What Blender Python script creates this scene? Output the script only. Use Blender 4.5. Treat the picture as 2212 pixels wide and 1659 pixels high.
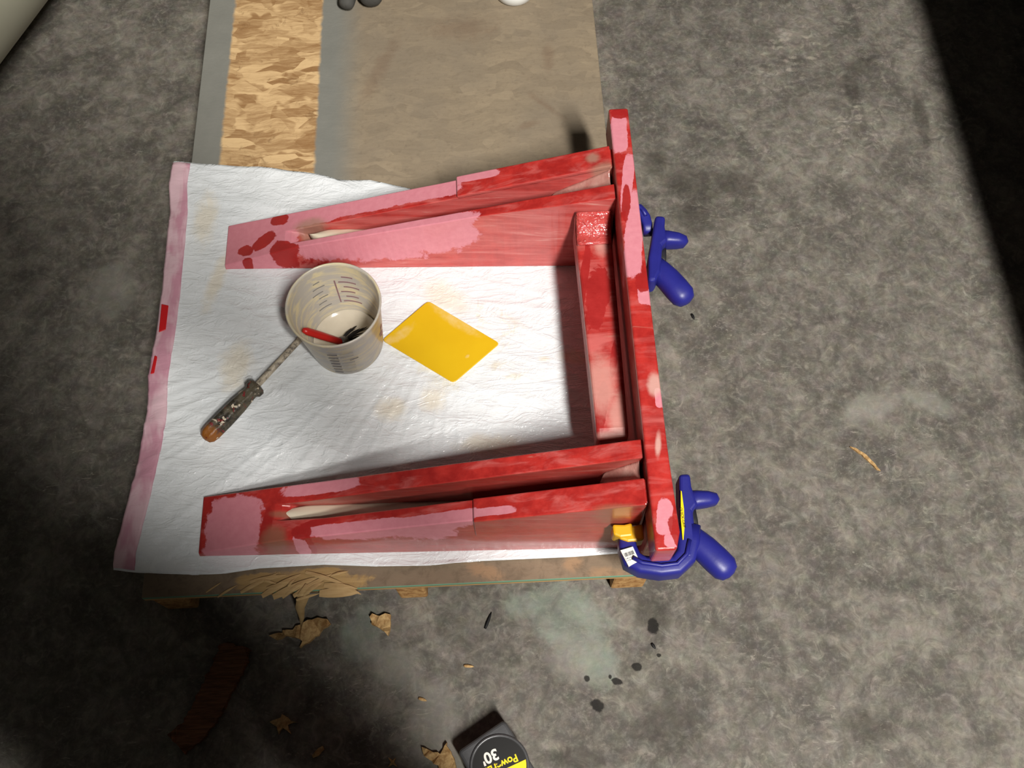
import bpy, bmesh, math, random
from mathutils import Vector, Matrix, noise
random.seed(7)
for o in list(bpy.data.objects): bpy.data.objects.remove(o)
SC = bpy.context.scene
COL = SC.collection

# ------------------------------------------------------------------ camera
FPX, CX, CY, CAMH = 2050.0, 1106.0, 829.5, 1.225
_n = Vector((1140-CX, 1740-CY, FPX)).normalized()             # straight down, seen by the camera
_v = Vector((890-CX, -3690-CY, FPX)); _v = (_v - _n*_v.dot(_n)).normalized()
AX, AY, AZ = _v.cross(-_n), _v, -_n                            # world axes in camera space (x right, y down, z forward)
def at(px, py, z):
    """point of the photograph, at height z, in metres"""
    c = Vector((px-CX, py-CY, FPX))
    d = Vector((AX.dot(c), AY.dot(c), AZ.dot(c)))
    t = (z-CAMH)/d.z
    return Vector((d.x*t, d.y*t, z))
right = Vector((AX.x, AY.x, AZ.x)); down = Vector((AX.y, AY.y, AZ.y)); fwd = Vector((AX.z, AY.z, AZ.z))
cam = bpy.data.cameras.new('camera'); cam_o = bpy.data.objects.new('camera', cam); COL.objects.link(cam_o)
cam.sensor_fit = 'HORIZONTAL'; cam.sensor_width = 36.0; cam.lens = FPX/2212*36.0
cam.clip_start = 0.01
m3 = Matrix((right, -down, -fwd)).transposed()
cam_o.matrix_world = Matrix.Translation((0, 0, CAMH)) @ m3.to_4x4()
SC.camera = cam_o

# ------------------------------------------------------------------ light
LAMP = Vector((0.90, -1.44, 3.27))
SC.view_settings.view_transform = 'Standard'; SC.view_settings.look = 'None'
SC.view_settings.gamma = 1.0; SC.view_settings.use_curve_mapping = False
SC.view_settings.exposure = 0.0
w = bpy.data.worlds.new('world'); SC.world = w; w.use_nodes = True
w.node_tree.nodes['Background'].inputs[0].default_value = (1.0, 0.93, 0.82, 1)
w.node_tree.nodes['Background'].inputs[1].default_value = 0.035
ld = bpy.data.lights.new('ceiling_lamp', 'AREA'); ld.shape = 'RECTANGLE'; ld.size = 0.22; ld.size_y = 0.95; ld.energy = 238; ld.color = (1.0, 0.965, 0.90)
lo = bpy.data.objects.new('ceiling_lamp', ld); COL.objects.link(lo); lo.location = LAMP
lo.rotation_euler = (math.radians(48), 0, math.radians(12))     # tipped towards the work

# ------------------------------------------------------------------ helpers
def lin(r, g, b):
    f = lambda c: (c/255/12.92) if c/255 <= .04045 else ((c/255+.055)/1.055)**2.4
    return (f(r), f(g), f(b), 1.0)

class NT:
    def __init__(s, name, rough=.6, spec=.4):
        s.m = bpy.data.materials.new(name); s.m.use_nodes = True
        s.t = s.m.node_tree; s.b = s.t.nodes['Principled BSDF']
        s.b.inputs['Roughness'].default_value = rough
        s.b.inputs['Specular IOR Level'].default_value = spec
        s.co = s.t.nodes.new('ShaderNodeTexCoord').outputs['Object']
    def put(s, sock, v):
        if hasattr(v, 'is_linked'): s.t.links.new(v, sock)
        else: sock.default_value = v
    def n(s, typ, ins=None, out=0, **props):
        nd = s.t.nodes.new('ShaderNode'+typ)
        for k, v in props.items(): setattr(nd, k, v)
        for k, v in (ins or {}).items(): s.put(nd.inputs[k], v)
        return nd.outputs[out]
    def math(s, op, a, b=0.0, c=0.0): return s.n('Math', {0: a, 1: b, 2: c}, operation=op)
    def map(s, loc=(0,0,0), rot=(0,0,0), scale=(1,1,1), vec=None, tex=False):
        return s.n('Mapping', {'Vector': vec or s.co, 'Location': loc, 'Rotation': rot, 'Scale': scale}, vector_type='TEXTURE' if tex else 'POINT')
    def noise(s, scale, detail=4, rough=.55, dist=0., vec=None):
        return s.n('TexNoise', {'Vector': vec or s.co, 'Scale': scale, 'Detail': detail, 'Roughness': rough, 'Distortion': dist})
    def ramp(s, fac, a, b, lo=0., hi=1.):
        return s.n('MapRange', {0: fac, 1: a, 2: b, 3: lo, 4: hi}, interpolation_type='SMOOTHSTEP')
    def mix(s, fac, a, b, blend='MIX'):
        nd = s.t.nodes.new('ShaderNodeMix'); nd.data_type = 'RGBA'; nd.blend_type = blend
        s.put(nd.inputs[0], fac); s.put(nd.inputs[6], a); s.put(nd.inputs[7], b)
        return nd.outputs[2]
    def blobs(s, lst, amp=.7, nscale=40., edge=.12, square=False):
        d = None
        for (c, rx, ry, rz, ang) in lst:
            v = s.map(c, (0, 0, ang), (rx, ry, rz), tex=True)
            if square: v = s.n('VectorMath', {0: v, 1: v}, operation='MULTIPLY')
            l = s.n('VectorMath', {0: v}, out='Value', operation='LENGTH')
            if square: l = s.math('SQRT', l)
            d = l if d is None else s.math('MINIMUM', d, l)
        nz = s.math('MULTIPLY_ADD', s.noise(nscale, 5, .68, .4), amp*1.5, -amp*.75)
        return s.ramp(s.math('ADD', d, nz), 1-edge, 1+edge, 1., 0.)
    def bump(s, h, strength=.3, dist=.002):
        s.t.links.new(s.n('Bump', {'Height': h, 'Strength': strength, 'Distance': dist}), s.b.inputs['Normal'])
    def color(s, c): s.put(s.b.inputs['Base Color'], c); return s
    def rough(s, v): s.put(s.b.inputs['Roughness'], v); return s

def simple(name, col, rough=.6, spec=.4, var=.25, nscale=30., bump=0., metal=0.):
    k = NT(name, rough, spec)
    dark = tuple(c*(1-var) for c in col[:3])+(1,)
    k.color(k.mix(k.noise(nscale), dark, col))
    k.b.inputs['Metallic'].default_value = metal
    if bump: k.bump(k.noise(nscale*2), bump)
    return k.m

def link(name, me, mat, parent=None, smooth=False, origin=None):
    """mesh (built in world coordinates) as one object; its origin is the parent's or the one given"""
    o = bpy.data.objects.new(name, me); COL.objects.link(o)
    if mat: me.materials.append(mat)
    if smooth:
        for p in me.polygons: p.use_smooth = True
    root = parent
    while root and root.parent: root = root.parent
    org = origin if origin is not None else (ORG.get(root.name) if root else Vector((0, 0, 0)))
    me.transform(Matrix.Translation(-org))
    if parent: o.parent = parent
    else: o.location = org; ORG[o.name] = org.copy()
    return o
ORG = {}
def thing(name, loc, label, cat, group=None):
    o = bpy.data.objects.new(name, None); COL.objects.link(o); o.location = loc; o.empty_display_size = .02
    ORG[o.name] = Vector(loc); return tag(o, label, cat, group)
def tag(o, label, cat, group=None):
    o['label'] = label; o['category'] = cat
    if group: o['group'] = group
    return o
def struct(o): o['kind'] = 'structure'; return o
def me_from(verts, faces, name='mesh'):
    me = bpy.data.meshes.new(name); me.from_pydata([tuple(v) for v in verts], [], faces); me.update()
    bm = bmesh.new(); bm.from_mesh(me); bmesh.ops.recalc_face_normals(bm, faces=bm.faces); bm.to_mesh(me); bm.free()
    return me
def bm_me(bm, name='mesh'):
    bmesh.ops.recalc_face_normals(bm, faces=bm.faces)
    me = bpy.data.meshes.new(name); bm.to_mesh(me); bm.free(); return me
def bevel(o, w=.002, seg=2, ang=40):
    b = o.modifiers.new('bevel', 'BEVEL'); b.width = w; b.segments = seg; b.limit_method = 'ANGLE'; b.angle_limit = math.radians(ang); b.harden_normals = False
    return o
def box_me(x0, x1, y0, y1, z0, z1):
    v = [(x, y, z) for z in (z0, z1) for y in (y0, y1) for x in (x0, x1)]
    return me_from(v, [(0,1,3,2), (4,5,7,6), (0,1,5,4), (2,3,7,6), (0,2,6,4), (1,3,7,5)])
def prism_me(pts, z0, z1):
    """outline (x, y) pushed up from z0 to z1; z1 may be a list"""
    n = len(pts); a = [(p[0], p[1], z0 if not isinstance(z0, (list, tuple)) else z0[i]) for i, p in enumerate(pts)]
    b = [(p[0], p[1], z1 if not isinstance(z1, (list, tuple)) else z1[i]) for i, p in enumerate(pts)]
    return me_from(a+b, [tuple(range(n))[::-1], tuple(range(n, 2*n))]+[(i, (i+1) % n, n+(i+1) % n, n+i) for i in range(n)])
def lathe_me(prof, org, axis=Vector((0,0,1)), seg=48, lobes=0, depth=0., closed=False):
    q = Vector((0,0,1)).rotation_difference(axis.normalized()); vs = []; fs = []
    for (r, h) in prof:
        for k in range(seg):
            a = 2*math.pi*k/seg
            rr = r*(1-depth*(0.5+0.5*math.cos(lobes*a))) if lobes else r
            vs.append(Vector(org)+q @ Vector((rr*math.cos(a), rr*math.sin(a), h)))
    m = len(prof)
    for i in range(m-1):
        for k in range(seg): fs.append((i*seg+k, i*seg+(k+1) % seg, (i+1)*seg+(k+1) % seg, (i+1)*seg+k))
    if not closed:
        fs.append(tuple(range(seg))[::-1]); fs.append(tuple(range((m-1)*seg, m*seg)))
    return me_from(vs, fs)
def sweep_me(path, sizes, up=Vector((0,0,1)), seg=12, power=2.0):
    """rounded bar along a path; sizes = (half width, half height) for each point"""
    path = [Vector(p) for p in path]; vs = []; fs = []; n = len(path)
    for i, p in enumerate(path):
        t = (path[min(i+1, n-1)]-path[max(i-1, 0)]).normalized()
        s = t.cross(up).normalized(); u = s.cross(t).normalized(); a, b = sizes[i] if isinstance(sizes, list) else sizes
        for k in range(seg):
            th = 2*math.pi*(k+.5)/seg; c, d = math.cos(th), math.sin(th)
            c = math.copysign(abs(c)**(2/power), c); d = math.copysign(abs(d)**(2/power), d)
            vs.append(p+s*(a*c)+u*(b*d))
    for i in range(n-1):
        for k in range(seg): fs.append((i*seg+k, i*seg+(k+1) % seg, (i+1)*seg+(k+1) % seg, (i+1)*seg+k))
    fs.append(tuple(range(seg))[::-1]); fs.append(tuple(range((n-1)*seg, n*seg)))
    return me_from(vs, fs)
def interp(tab, x):
    if x <= tab[0][0]: return tab[0][1]
    for (a, va), (b, vb) in zip(tab, tab[1:]):
        if x <= b: return va+(vb-va)*(x-a)/(b-a)
    return tab[-1][1]
def text_me(body, size, extrude=.0002, bold=0.):
    cu = bpy.data.curves.new('lettering', 'FONT'); cu.body = body; cu.size = size; cu.extrude = extrude; cu.offset = bold
    cu.align_x = 'CENTER'; cu.align_y = 'CENTER'
    o = bpy.data.objects.new('lettering', cu); COL.objects.link(o)
    dg = bpy.context.evaluated_depsgraph_get(); me = bpy.data.meshes.new_from_object(o.evaluated_get(dg))
    bpy.data.objects.remove(o); return me
def blob(px, py, a, b, ang, surf, org, rz=.03):
    """paint patch: ellipse of the photograph laid onto a surface"""
    t = math.radians(ang); p = surf(px, py); q = surf(px+a*math.cos(t), py+a*math.sin(t)); r = surf(px-b*math.sin(t), py+b*math.cos(t))
    d = q-p
    return (tuple(p-org), max((q-p).length, .002), max((r-p).length, .002), rz, math.atan2(d.y, d.x))

# ================================================================== FLOOR
def fl(px, py): return at(px, py, 0.)
O0 = Vector((0, 0, 0))
k = NT('concrete', .75, .25)
big = k.noise(2.6, 5, .6); mid = k.noise(14, 6, .65, .6); fine = k.noise(120, 3, .7)
c = k.mix(k.ramp(mid, .32, .68), lin(88, 84, 78), lin(130, 124, 115))
c = k.mix(k.ramp(big, .35, .7), k.mix(.22, c, lin(74, 71, 68)), c)
g2 = k.noise(48, 7, .75, .9)
c = k.mix(k.ramp(g2, .38, .55, .45, 0.), c, lin(70, 66, 61))
c = k.mix(k.ramp(g2, .52, .70, 0., .5), c, lin(158, 152, 141))
c = k.mix(k.math('MULTIPLY', k.ramp(fine, .45, .75), .35), c, lin(150, 145, 135))
scr = k.math('MULTIPLY', k.ramp(k.noise(1, 6, .7, 2.5, k.map(rot=(0, 0, .7), scale=(30, 95, 40))), .60, .66), k.ramp(k.noise(4, 3), .42, .62))
c = k.mix(k.math('MULTIPLY', scr, .55), c, lin(170, 164, 152))
scuff = k.math('MULTIPLY', k.ramp(k.noise(26, 6, .75, 2.2), .58, .68), k.ramp(k.noise(5, 2), .45, .62))
c = k.mix(k.math('MULTIPLY', scuff, .45), c, lin(168, 163, 152))
B = lambda *l, rz=.05: [blob(*q, fl, O0, rz) for q in l]
dark = k.blobs(B((1490, 400, 60, 40, 30), (1500, 470, 30, 40, 0), (1590, 395, 45, 28, 10), (1420, 350, 30, 25, 0), (1860, 140, 38, 18, -25), (1840, 190, 15, 30, 0), (1990, 250, 14, 60, 0), (1880, 1570, 60, 40, 0), (1405, 1330, 40, 35, 0), (1250, 1640, 70, 20, 0), (1440, 1560, 60, 60, 20)), 1.1, 22, .45)
c = k.mix(k.math('MULTIPLY', dark, .5), c, lin(46, 42, 36))
teal = k.blobs(B((1235, 1345, 95, 62, 40), (1290, 1420, 40, 60, -10), (780, 1370, 40, 60, 20), (1170, 1305, 70, 30, 0)), 1.0, 25, .35)
c = k.mix(k.math('MULTIPLY', teal, k.ramp(mid, .3, .7, .25, .6)), c, lin(138, 148, 136))
pale = k.blobs(B((930, 1560, 55, 90, 10), (850, 1440, 70, 40, 40), (1235, 1420, 50, 50, 0), (980, 1640, 60, 40, 0), (1880, 880, 60, 30, -30), (2010, 870, 60, 20, 20), (240, 620, 50, 60, 0), (1320, 640, 10, 10, 0)), 1.3, 30, .5)
c = k.mix(k.math('MULTIPLY', pale, .42), c, lin(150, 147, 138))
tread = k.math('MULTIPLY', k.blobs(B((1700, 120, 62, 80, 25), (1845, 280, 62, 60, 20)), .5, 30, .3),
               k.ramp(k.n('TexVoronoi', {'Vector': k.map(rot=(0, 0, .5), scale=(45, 110, 60), vec=k.n('VectorMath', {0: k.co, 1: k.n('VectorMath', {0: k.n('TexNoise', {'Vector': k.co, 'Scale': 30.}, out='Color'), 1: (.02, .02, 0)}, operation='MULTIPLY')}, operation='ADD')), 'Scale': 1.}, out='Distance'), .25, .5, 1, 0))
c = k.mix(k.math('MULTIPLY', tread, k.ramp(g2, .4, .6, .05, .5)), c, lin(172, 165, 152))
oil = k.blobs(B((1290, 1524, 17, 12, 30), (1268, 1466, 7, 7, 0), (1332, 1472, 12, 7, 20), (1375, 1440, 10, 9, 0), (1318, 1462, 4, 5, 0), (1410, 1352, 12, 16, 0), (1423, 1415, 5, 4, 0)), .9, 90, .2)
c = k.mix(k.math('MULTIPLY', oil, .9), c, lin(22, 20, 18))
c = k.mix(.10, c, k.n('TexNoise', {'Vector': k.co, 'Scale': 70., 'Detail': 2.}, out='Color'), 'OVERLAY')
k.color(c); k.bump(k.math('ADD', k.noise(60, 4), k.math('MULTIPLY', fine, .5)), .25, .002)
fm = me_from([(-3, -3, 0), (3, -3, 0), (3, 3.5, 0), (-3, 3.5, 0)], [(0, 1, 2, 3)])
struct(link('floor', fm, k.m))

# ================================================================== PLATFORM (board on three runners)
ZB = .085
BX0, BX1, BY0, BY1 = -.4525, .1625, .247, 1.55
porg = Vector((-.145, .9, 0))
plat = thing('work_platform', porg, 'low wooden work platform of flake board on three runners, beneath the white bag', 'platform')
k = NT('flake_board', .7, .3)
warp = k.n('VectorMath', {0: k.co, 1: k.n('VectorMath', {0: k.n('TexNoise', {'Vector': k.co, 'Scale': 14., 'Detail': 2.}, out='Color'), 1: (.03, .035, 0)}, operation='MULTIPLY')}, operation='ADD')
def flakes(rot, sx_, sy_, off_):
    vv = k.n('TexVoronoi', {'Vector': k.map((off_, 0, 0), (0, 0, rot), (sx_, sy_, 20), vec=warp), 'Scale': 1., 'Randomness': 1.}, out='Color'); return k.n('SeparateColor', {0: vv})
f1, f2, f3 = flakes(.12, 16, 44, 0), flakes(-.35, 24, 70, 3.3), flakes(.6, 20, 60, 7.1)
pick = k.ramp(k.noise(22, 2), .47, .53)
fm_ = k.math('ADD', k.math('MULTIPLY', pick, f2), k.math('MULTIPLY', k.math('SUBTRACT', 1., pick), k.math('MULTIPLY_ADD', f3, .35, k.math('MULTIPLY', f1, .65))))
grain = k.noise(1, 5, .75, .3, k.map(rot=(0, 0, .1), scale=(30, 260, 40), vec=warp))
val = k.math('MULTIPLY_ADD', grain, .9, k.math('MULTIPLY_ADD', fm_, .55, -.22))
osb = k.mix(k.ramp(val, .15, .85), lin(150, 112, 72), lin(222, 188, 140))
osb = k.mix(k.ramp(k.noise(42, 5, .75, .8), .56, .70, 0, .55), osb, lin(122, 88, 54))
washed = k.mix(k.ramp(val, -.3, 1.3), lin(126, 112, 93), lin(172, 154, 128))
washed = k.mix(k.ramp(k.noise(9, 5, .65), .3, .72, .25, .75), washed, lin(134, 122, 106))
washed = k.mix(k.ramp(k.noise(150, 4, .7), .5, .75, 0, .35), washed, lin(112, 98, 82))
washed = k.mix(k.math('MULTIPLY', k.blobs([blob(*q, lambda a, b: at(a, b, ZB), porg) for q in ((820, 150, 14, 60, 15), (1185, 120, 10, 30, 0), (1175, 225, 40, 6, 35), (1140, 270, 20, 6, -20), (1000, 60, 60, 20, 0))], 1.8, 40, .8), .3), washed, lin(110, 82, 64))
grey = k.mix(k.noise(25, 4), lin(118, 118, 112), lin(136, 135, 128))
sx = k.n('SeparateXYZ', {0: k.co}, out=0); sy = k.n('SeparateXYZ', {0: k.co}, out=1); sz = k.n('SeparateXYZ', {0: k.co}, out=2)
wx = k.math('MULTIPLY_ADD', k.noise(60, 3), .008, k.math('SUBTRACT', sx, .004))
X = lambda px, py: at(px, py, ZB).x-porg.x
xs1 = (X(510, 0)+X(473, 350))/2; xs2 = (X(692, 0)+X(684, 370))/2
behind = k.ramp(sy, -.40, -.34)
c = k.mix(k.ramp(wx, xs2+.02, xs2+.075), grey, washed)
c = k.mix(k.math('MULTIPLY', k.math('MULTIPLY', k.ramp(wx, xs1-.003, xs1+.003), k.ramp(wx, xs2-.003, xs2+.003, 1, 0)), 1.), c, osb)
front = k.mix(k.noise(9, 5, .7), lin(104, 92, 78), lin(144, 124, 102))
front = k.mix(k.blobs([blob(*q, lambda a, b: at(a, b, ZB), porg) for q in ((1240, 1218, 20, 14, 0), (1310, 1240, 35, 12, 0), (1050, 1235, 40, 14, 20))], 1.4, 60, .6), front, lin(152, 124, 96))
front = k.mix(k.ramp(k.noise(60, 6, .7, .5), .45, .7, 0, .6), front, lin(98, 84, 68))
c = k.mix(behind, front, c)
split = k.blobs([blob(*q, lambda a, b: at(a, b, ZB), porg) for q in ((650, 1262, 135, 27, -3), (700, 1240, 60, 14, 0), (560, 1255, 50, 16, 0))], .9, 50, .15)
c = k.mix(split, c, k.mix(k.noise(1, 4, .7, .5, k.map(rot=(0, 0, .5), scale=(30, 260, 40))), lin(128, 98, 58), lin(196, 166, 114)))
cut = k.ramp(sy, .2475-porg.y, .2485-porg.y, 1, 0)                      # the sawn front edge: paint line above bare wood
c = k.mix(cut, c, k.mix(k.ramp(k.math('MULTIPLY_ADD', k.noise(40), .004, sz), .0815, .0835), lin(196, 158, 106), lin(104, 144, 120)))
k.color(c); k.bump(k.math('ADD', val, k.noise(150, 3)), .25, .0012)
o = link('top_panel', box_me(BX0, BX1, BY0, BY1, ZB-.012, ZB), k.m, plat); bevel(o, .001, 1)
fir = NT('rough_fir', .75, .3)
g = fir.noise(1, 5, .65, .4, fir.map(scale=(120, 6, 90)))
fir.color(fir.mix(fir.ramp(g, .3, .7), lin(150, 104, 58), lin(206, 164, 108))); fir.bump(g, .3, .001)
for (a, b) in ((310, 398), (852, 915), (1330, 1412)):
    x0 = at(a, 1290, .06).x; x1 = at(b, 1290, .06).x
    x0, x1 = max(x0, BX0+.002), min(x1, BX1-.001)
    o = link('runner', box_me(x0, x1, BY0+.003, BY1-.003, 0, ZB-.012), fir.m, plat); bevel(o, .003, 2)
splm = NT('torn_wood', .75, .3)
g = splm.noise(1, 3, .6, 0, splm.map(rot=(0, 0, .5), scale=(40, 300, 60)))
splm.color(splm.mix(g, lin(150, 118, 72), lin(206, 178, 130)))
def sliver(p, q, wd, th, bend=0., tip=.12):
    p, q = Vector(p), Vector(q); n = 6; path = []; sz = []
    for i in range(n):
        t = i/(n-1); m = p.lerp(q, t); m.z += bend*math.sin(math.pi*t); path.append(m)
        f = max(tip, math.sin(math.pi*min(1, .2+.8*t))**.6) if t > .1 else .7
        sz.append((wd*f, th*f))
    return sweep_me(path, sz, seg=6)
def zb(px, py, dz=.002): return at(px, py, ZB+dz)
rs = random.Random(11)
for (a, b, c_, d, wd, bd) in ((520, 1280, 600, 1238, .0030, .003), (566, 1288, 650, 1240, .0045, .004), (590, 1290, 690, 1246, .0055, .003), (610, 1291, 668, 1250, .0028, .005), (634, 1288, 716, 1240, .0038, .004), (655, 1286, 700, 1256, .003, .006),
        (540, 1258, 618, 1242, .0035, .002), (556, 1250, 600, 1262, .002, .003), (660, 1236, 745, 1262, .003, .004), (690, 1282, 776, 1280, .0065, .002), (700, 1264, 772, 1272, .0045, .003), (725, 1258, 780, 1284, .003, .002),
        (620, 1272, 640, 1248, .0018, .006), (470, 1290, 512, 1264, .0016, .002), (715, 1244, 752, 1234, .0018, .003), (640, 1296, 690, 1282, .002, .001), (445, 1280, 478, 1258, .0012, .001), (576, 1270, 640, 1256, .002, .004)):
    link('splinter', sliver(zb(a, b, .001), zb(c_, d, .001), wd, .0008, bd*.6), splm.m, plat)
p0, p1 = zb(664, 1262, .004), at(650, 1352, .022)
hang = sweep_me([p0, p0.lerp(at(655, 1288, .085), .9), at(648, 1312, .06), at(652, 1335, .035), p1], [(.003, .001), (.0085, .0012), (.0065, .001), (.0035, .001), (.0006, .0005)], up=Vector((0, -1, .3)), seg=6)
link('splinter', hang, splm.m, plat, True)

# ================================================================== WHITE BAG
borg = Vector((-.16, .53, ZB))
L_px = [(243, 1230), (246, 1190), (262, 1130), (281, 1060), (300, 985), (318, 890), (320, 815), (338, 710), (350, 620), (358, 540), (366, 455), (365, 395), (374, 350)]
B_px = [(243, 1230), (300, 1238), (400, 1243), (480, 1240), (560, 1228), (700, 1220), (820, 1224), (930, 1222), (1040, 1212), (1130, 1208), (1240, 1203), (1330, 1196), (1398, 1192)]
T_px = [(374, 350), (450, 356), (560, 363), (660, 374), (700, 382), (730, 390), (800, 392), (860, 404), (910, 414), (1000, 436), (1100, 440), (1200, 430), (1300, 405)]
ZS = ZB+.0028
def poly(pxs):
    pts = [at(a, b, ZS) for a, b in pxs]; d = [0]
    for p, q in zip(pts, pts[1:]): d.append(d[-1]+(q-p).length)
    return [(s/d[-1], p.x) for s, p in zip(d, pts)], [(s/d[-1], p.y) for s, p in zip(d, pts)]
LP, BP, TP = poly(L_px), poly(B_px), poly(T_px)
ev = lambda P_, t: Vector((interp(P_[0], t), interp(P_[1], t), 0))
RB, RT = ev(BP, 1), ev(TP, 1)
def bag_pt(u, v):
    Lp, Rp = ev(LP, v), RB.lerp(RT, v); Bp, Tp = ev(BP, u), ev(TP, u)
    p = Lp*(1-u)+Rp*u+Bp*(1-v)+Tp*v-(ev(LP, 0)*(1-u)*(1-v)+RB*u*(1-v)+ev(LP, 1)*(1-u)*v+RT*u*v)
    edge = min(v, 1-v, u)
    x, y = p.x, p.y
    h = .0012*noise.noise((x*22, y*22, 0))+.0007*noise.noise((x*60, y*60, 3))
    # long pull creases fanning out to the lower left
    dx, dy = x-(-.06), y-.66
    ang = math.atan2(dy, dx)
    if dx < 0 and dy < 0:
        cr = noise.noise((ang*17, math.hypot(dx, dy)*1.3, 5)); h += .0014*max(0, 1-abs(cr)*7)*min(1, math.hypot(dx, dy)/.2)
    # fold ridges near the working area
    cr = noise.noise((x*9+y*26, x*4-y*3, 9)); h += .0012*max(0, 1-abs(cr)*6)
    if edge < .06: h += .004*(1-edge/.06)*(0.4+noise.noise((x*16, y*16, 7)))
    z = ZS+h
    if -.395 < x < .172 and (.272 < y < .378 or .668 < y < .778): z = min(z, ZB+.0031)
    if x < BX0: z -= (BX0-x)*.12
    elif z < ZB+.0012: z = ZB+.0012
    return Vector((x, y, z))
NU, NV = 210, 160
vs = [bag_pt(i/NU, j/NV) for j in range(NV+1) for i in range(NU+1)]
fs = [(j*(NU+1)+i, j*(NU+1)+i+1, (j+1)*(NU+1)+i+1, (j+1)*(NU+1)+i) for j in range(NV) for i in range(NU)]
me = bpy.data.meshes.new('bag'); me.from_pydata([tuple(v) for v in vs], [], fs); me.update()
k = NT('white_film', .34, .5)
sh = lambda a, b: at(a, b, ZS)
st = k.blobs([blob(*q, sh, borg) for q in ((445, 470, 22, 45, 0), (470, 600, 14, 60, 10), (510, 790, 30, 45, 10), (935, 862, 25, 28, 0), (845, 885, 28, 22, 0), (1060, 960, 60, 20, 0), (1175, 775, 12, 6, 0), (1240, 770, 26, 14, 0), (960, 640, 50, 25, 30))], 1.2, 40, .6)
c = k.mix(k.math('MULTIPLY', st, .34), k.mix(k.noise(8, 3), lin(226, 231, 236), lin(236, 238, 240)), lin(232, 206, 150))
goo = k.blobs([blob(*q, sh, borg) for q in ((900, 785, 60, 16, 35), (1095, 800, 50, 20, 0), (960, 830, 50, 12, 20), (1060, 700, 70, 40, 30))], 1.0, 45, .4)
c = k.mix(k.math('MULTIPLY', goo, k.ramp(k.noise(38, 5, .7, 1.), .45, .7, .0, .45)), c, lin(222, 206, 168))
k.color(c)
cr = k.n('TexNoise', {'Vector': k.map(rot=(0, 0, .9), scale=(10, 46, 10)), 'Scale': 1.6, 'Detail': 5., 'Roughness': .6, 'Distortion': 1.1})
hh = k.math('ADD', k.math('MULTIPLY', cr, 1.0), k.math('MULTIPLY', k.noise(90, 3, .6, .6), k.ramp(goo, 0, 1, .22, .7)))
rdg = k.math('ABSOLUTE', k.math('SUBTRACT', k.noise(1, 4, .55, 1.4, k.map(rot=(0, 0, .6), scale=(16, 42, 20))), .5))
rdg2 = k.math('ABSOLUTE', k.math('SUBTRACT', k.noise(48, 3, .5, 1.), .5))
hh = k.math('ADD', hh, k.math('ADD', k.math('MULTIPLY', k.ramp(rdg, 0, .09, 1, 0), .32), k.math('MULTIPLY', k.ramp(rdg2, 0, .07, 1, 0), .12)))
k.bump(hh, .5, .0028)
k.rough(k.ramp(k.noise(60, 4), .35, .7, .14, .42))
bag = link('plastic_bag', me, k.m, None, True, borg)
tag(bag, 'white plastic bag spread flat over the platform, pink hem along its left side', 'bag')
sol = bag.modifiers.new('thickness', 'SOLIDIFY'); sol.thickness = .0005; sol.offset = -1
# hem with the drawstring inside
def hem_grid(u0, u1, v0, v1, nu, nv, lift):
    vv = []
    for j in range(nv+1):
        for i in range(nu+1):
            t = i/nu; p = bag_pt(u0+(u1-u0)*t, v0+(v1-v0)*j/nv)
            p.z += lift+.0022*math.sin(math.pi*t)*(.6+.8*noise.noise((p.x*20, p.y*24, 2)))
            vv.append(p)
    ff = [(j*(nu+1)+i, j*(nu+1)+i+1, (j+1)*(nu+1)+i+1, (j+1)*(nu+1)+i) for j in range(nv) for i in range(nu)]
    m = bpy.data.meshes.new('hem'); m.from_pydata([tuple(v) for v in vv], [], ff); m.update(); return m
k = NT('pink_hem', .36, .5)
pat = k.math('MULTIPLY_ADD', k.noise(1, 3, .6, .5, k.map(scale=(40, 14, 20))), 1.0, 0)
edgef = k.ramp(k.noise(18, 2), .3, .7)
k.color(k.mix(k.ramp(pat, .36, .6), lin(206, 150, 168), lin(226, 190, 200)))
k.bump(k.noise(1, 4, .6, 1., k.map(scale=(40, 90, 40))), .5, .002)
hem = link('hem', hem_grid(-.001, .043, .004, .996, 8, 120, .0009), k.m, bag, True)
s2 = hem.modifiers.new('thickness', 'SOLIDIFY'); s2.thickness = .0006; s2.offset = -1
red_pl = simple('red_ribbon', lin(206, 28, 34), .4, .5, .15)
for (pts, zz) in (([(349, 657), (364, 660), (358, 712), (343, 718)], .004), ([(334, 768), (340, 770), (333, 806), (325, 808)], .003)):
    pw = [at(a, b, ZS+zz) for a, b in pts]
    dr = link('drawstring', prism_me([(p.x, p.y) for p in pw], ZS+zz-.0008, ZS+zz+.0008), red_pl, bag)
    bevel(dr, .0006, 1)

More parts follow.
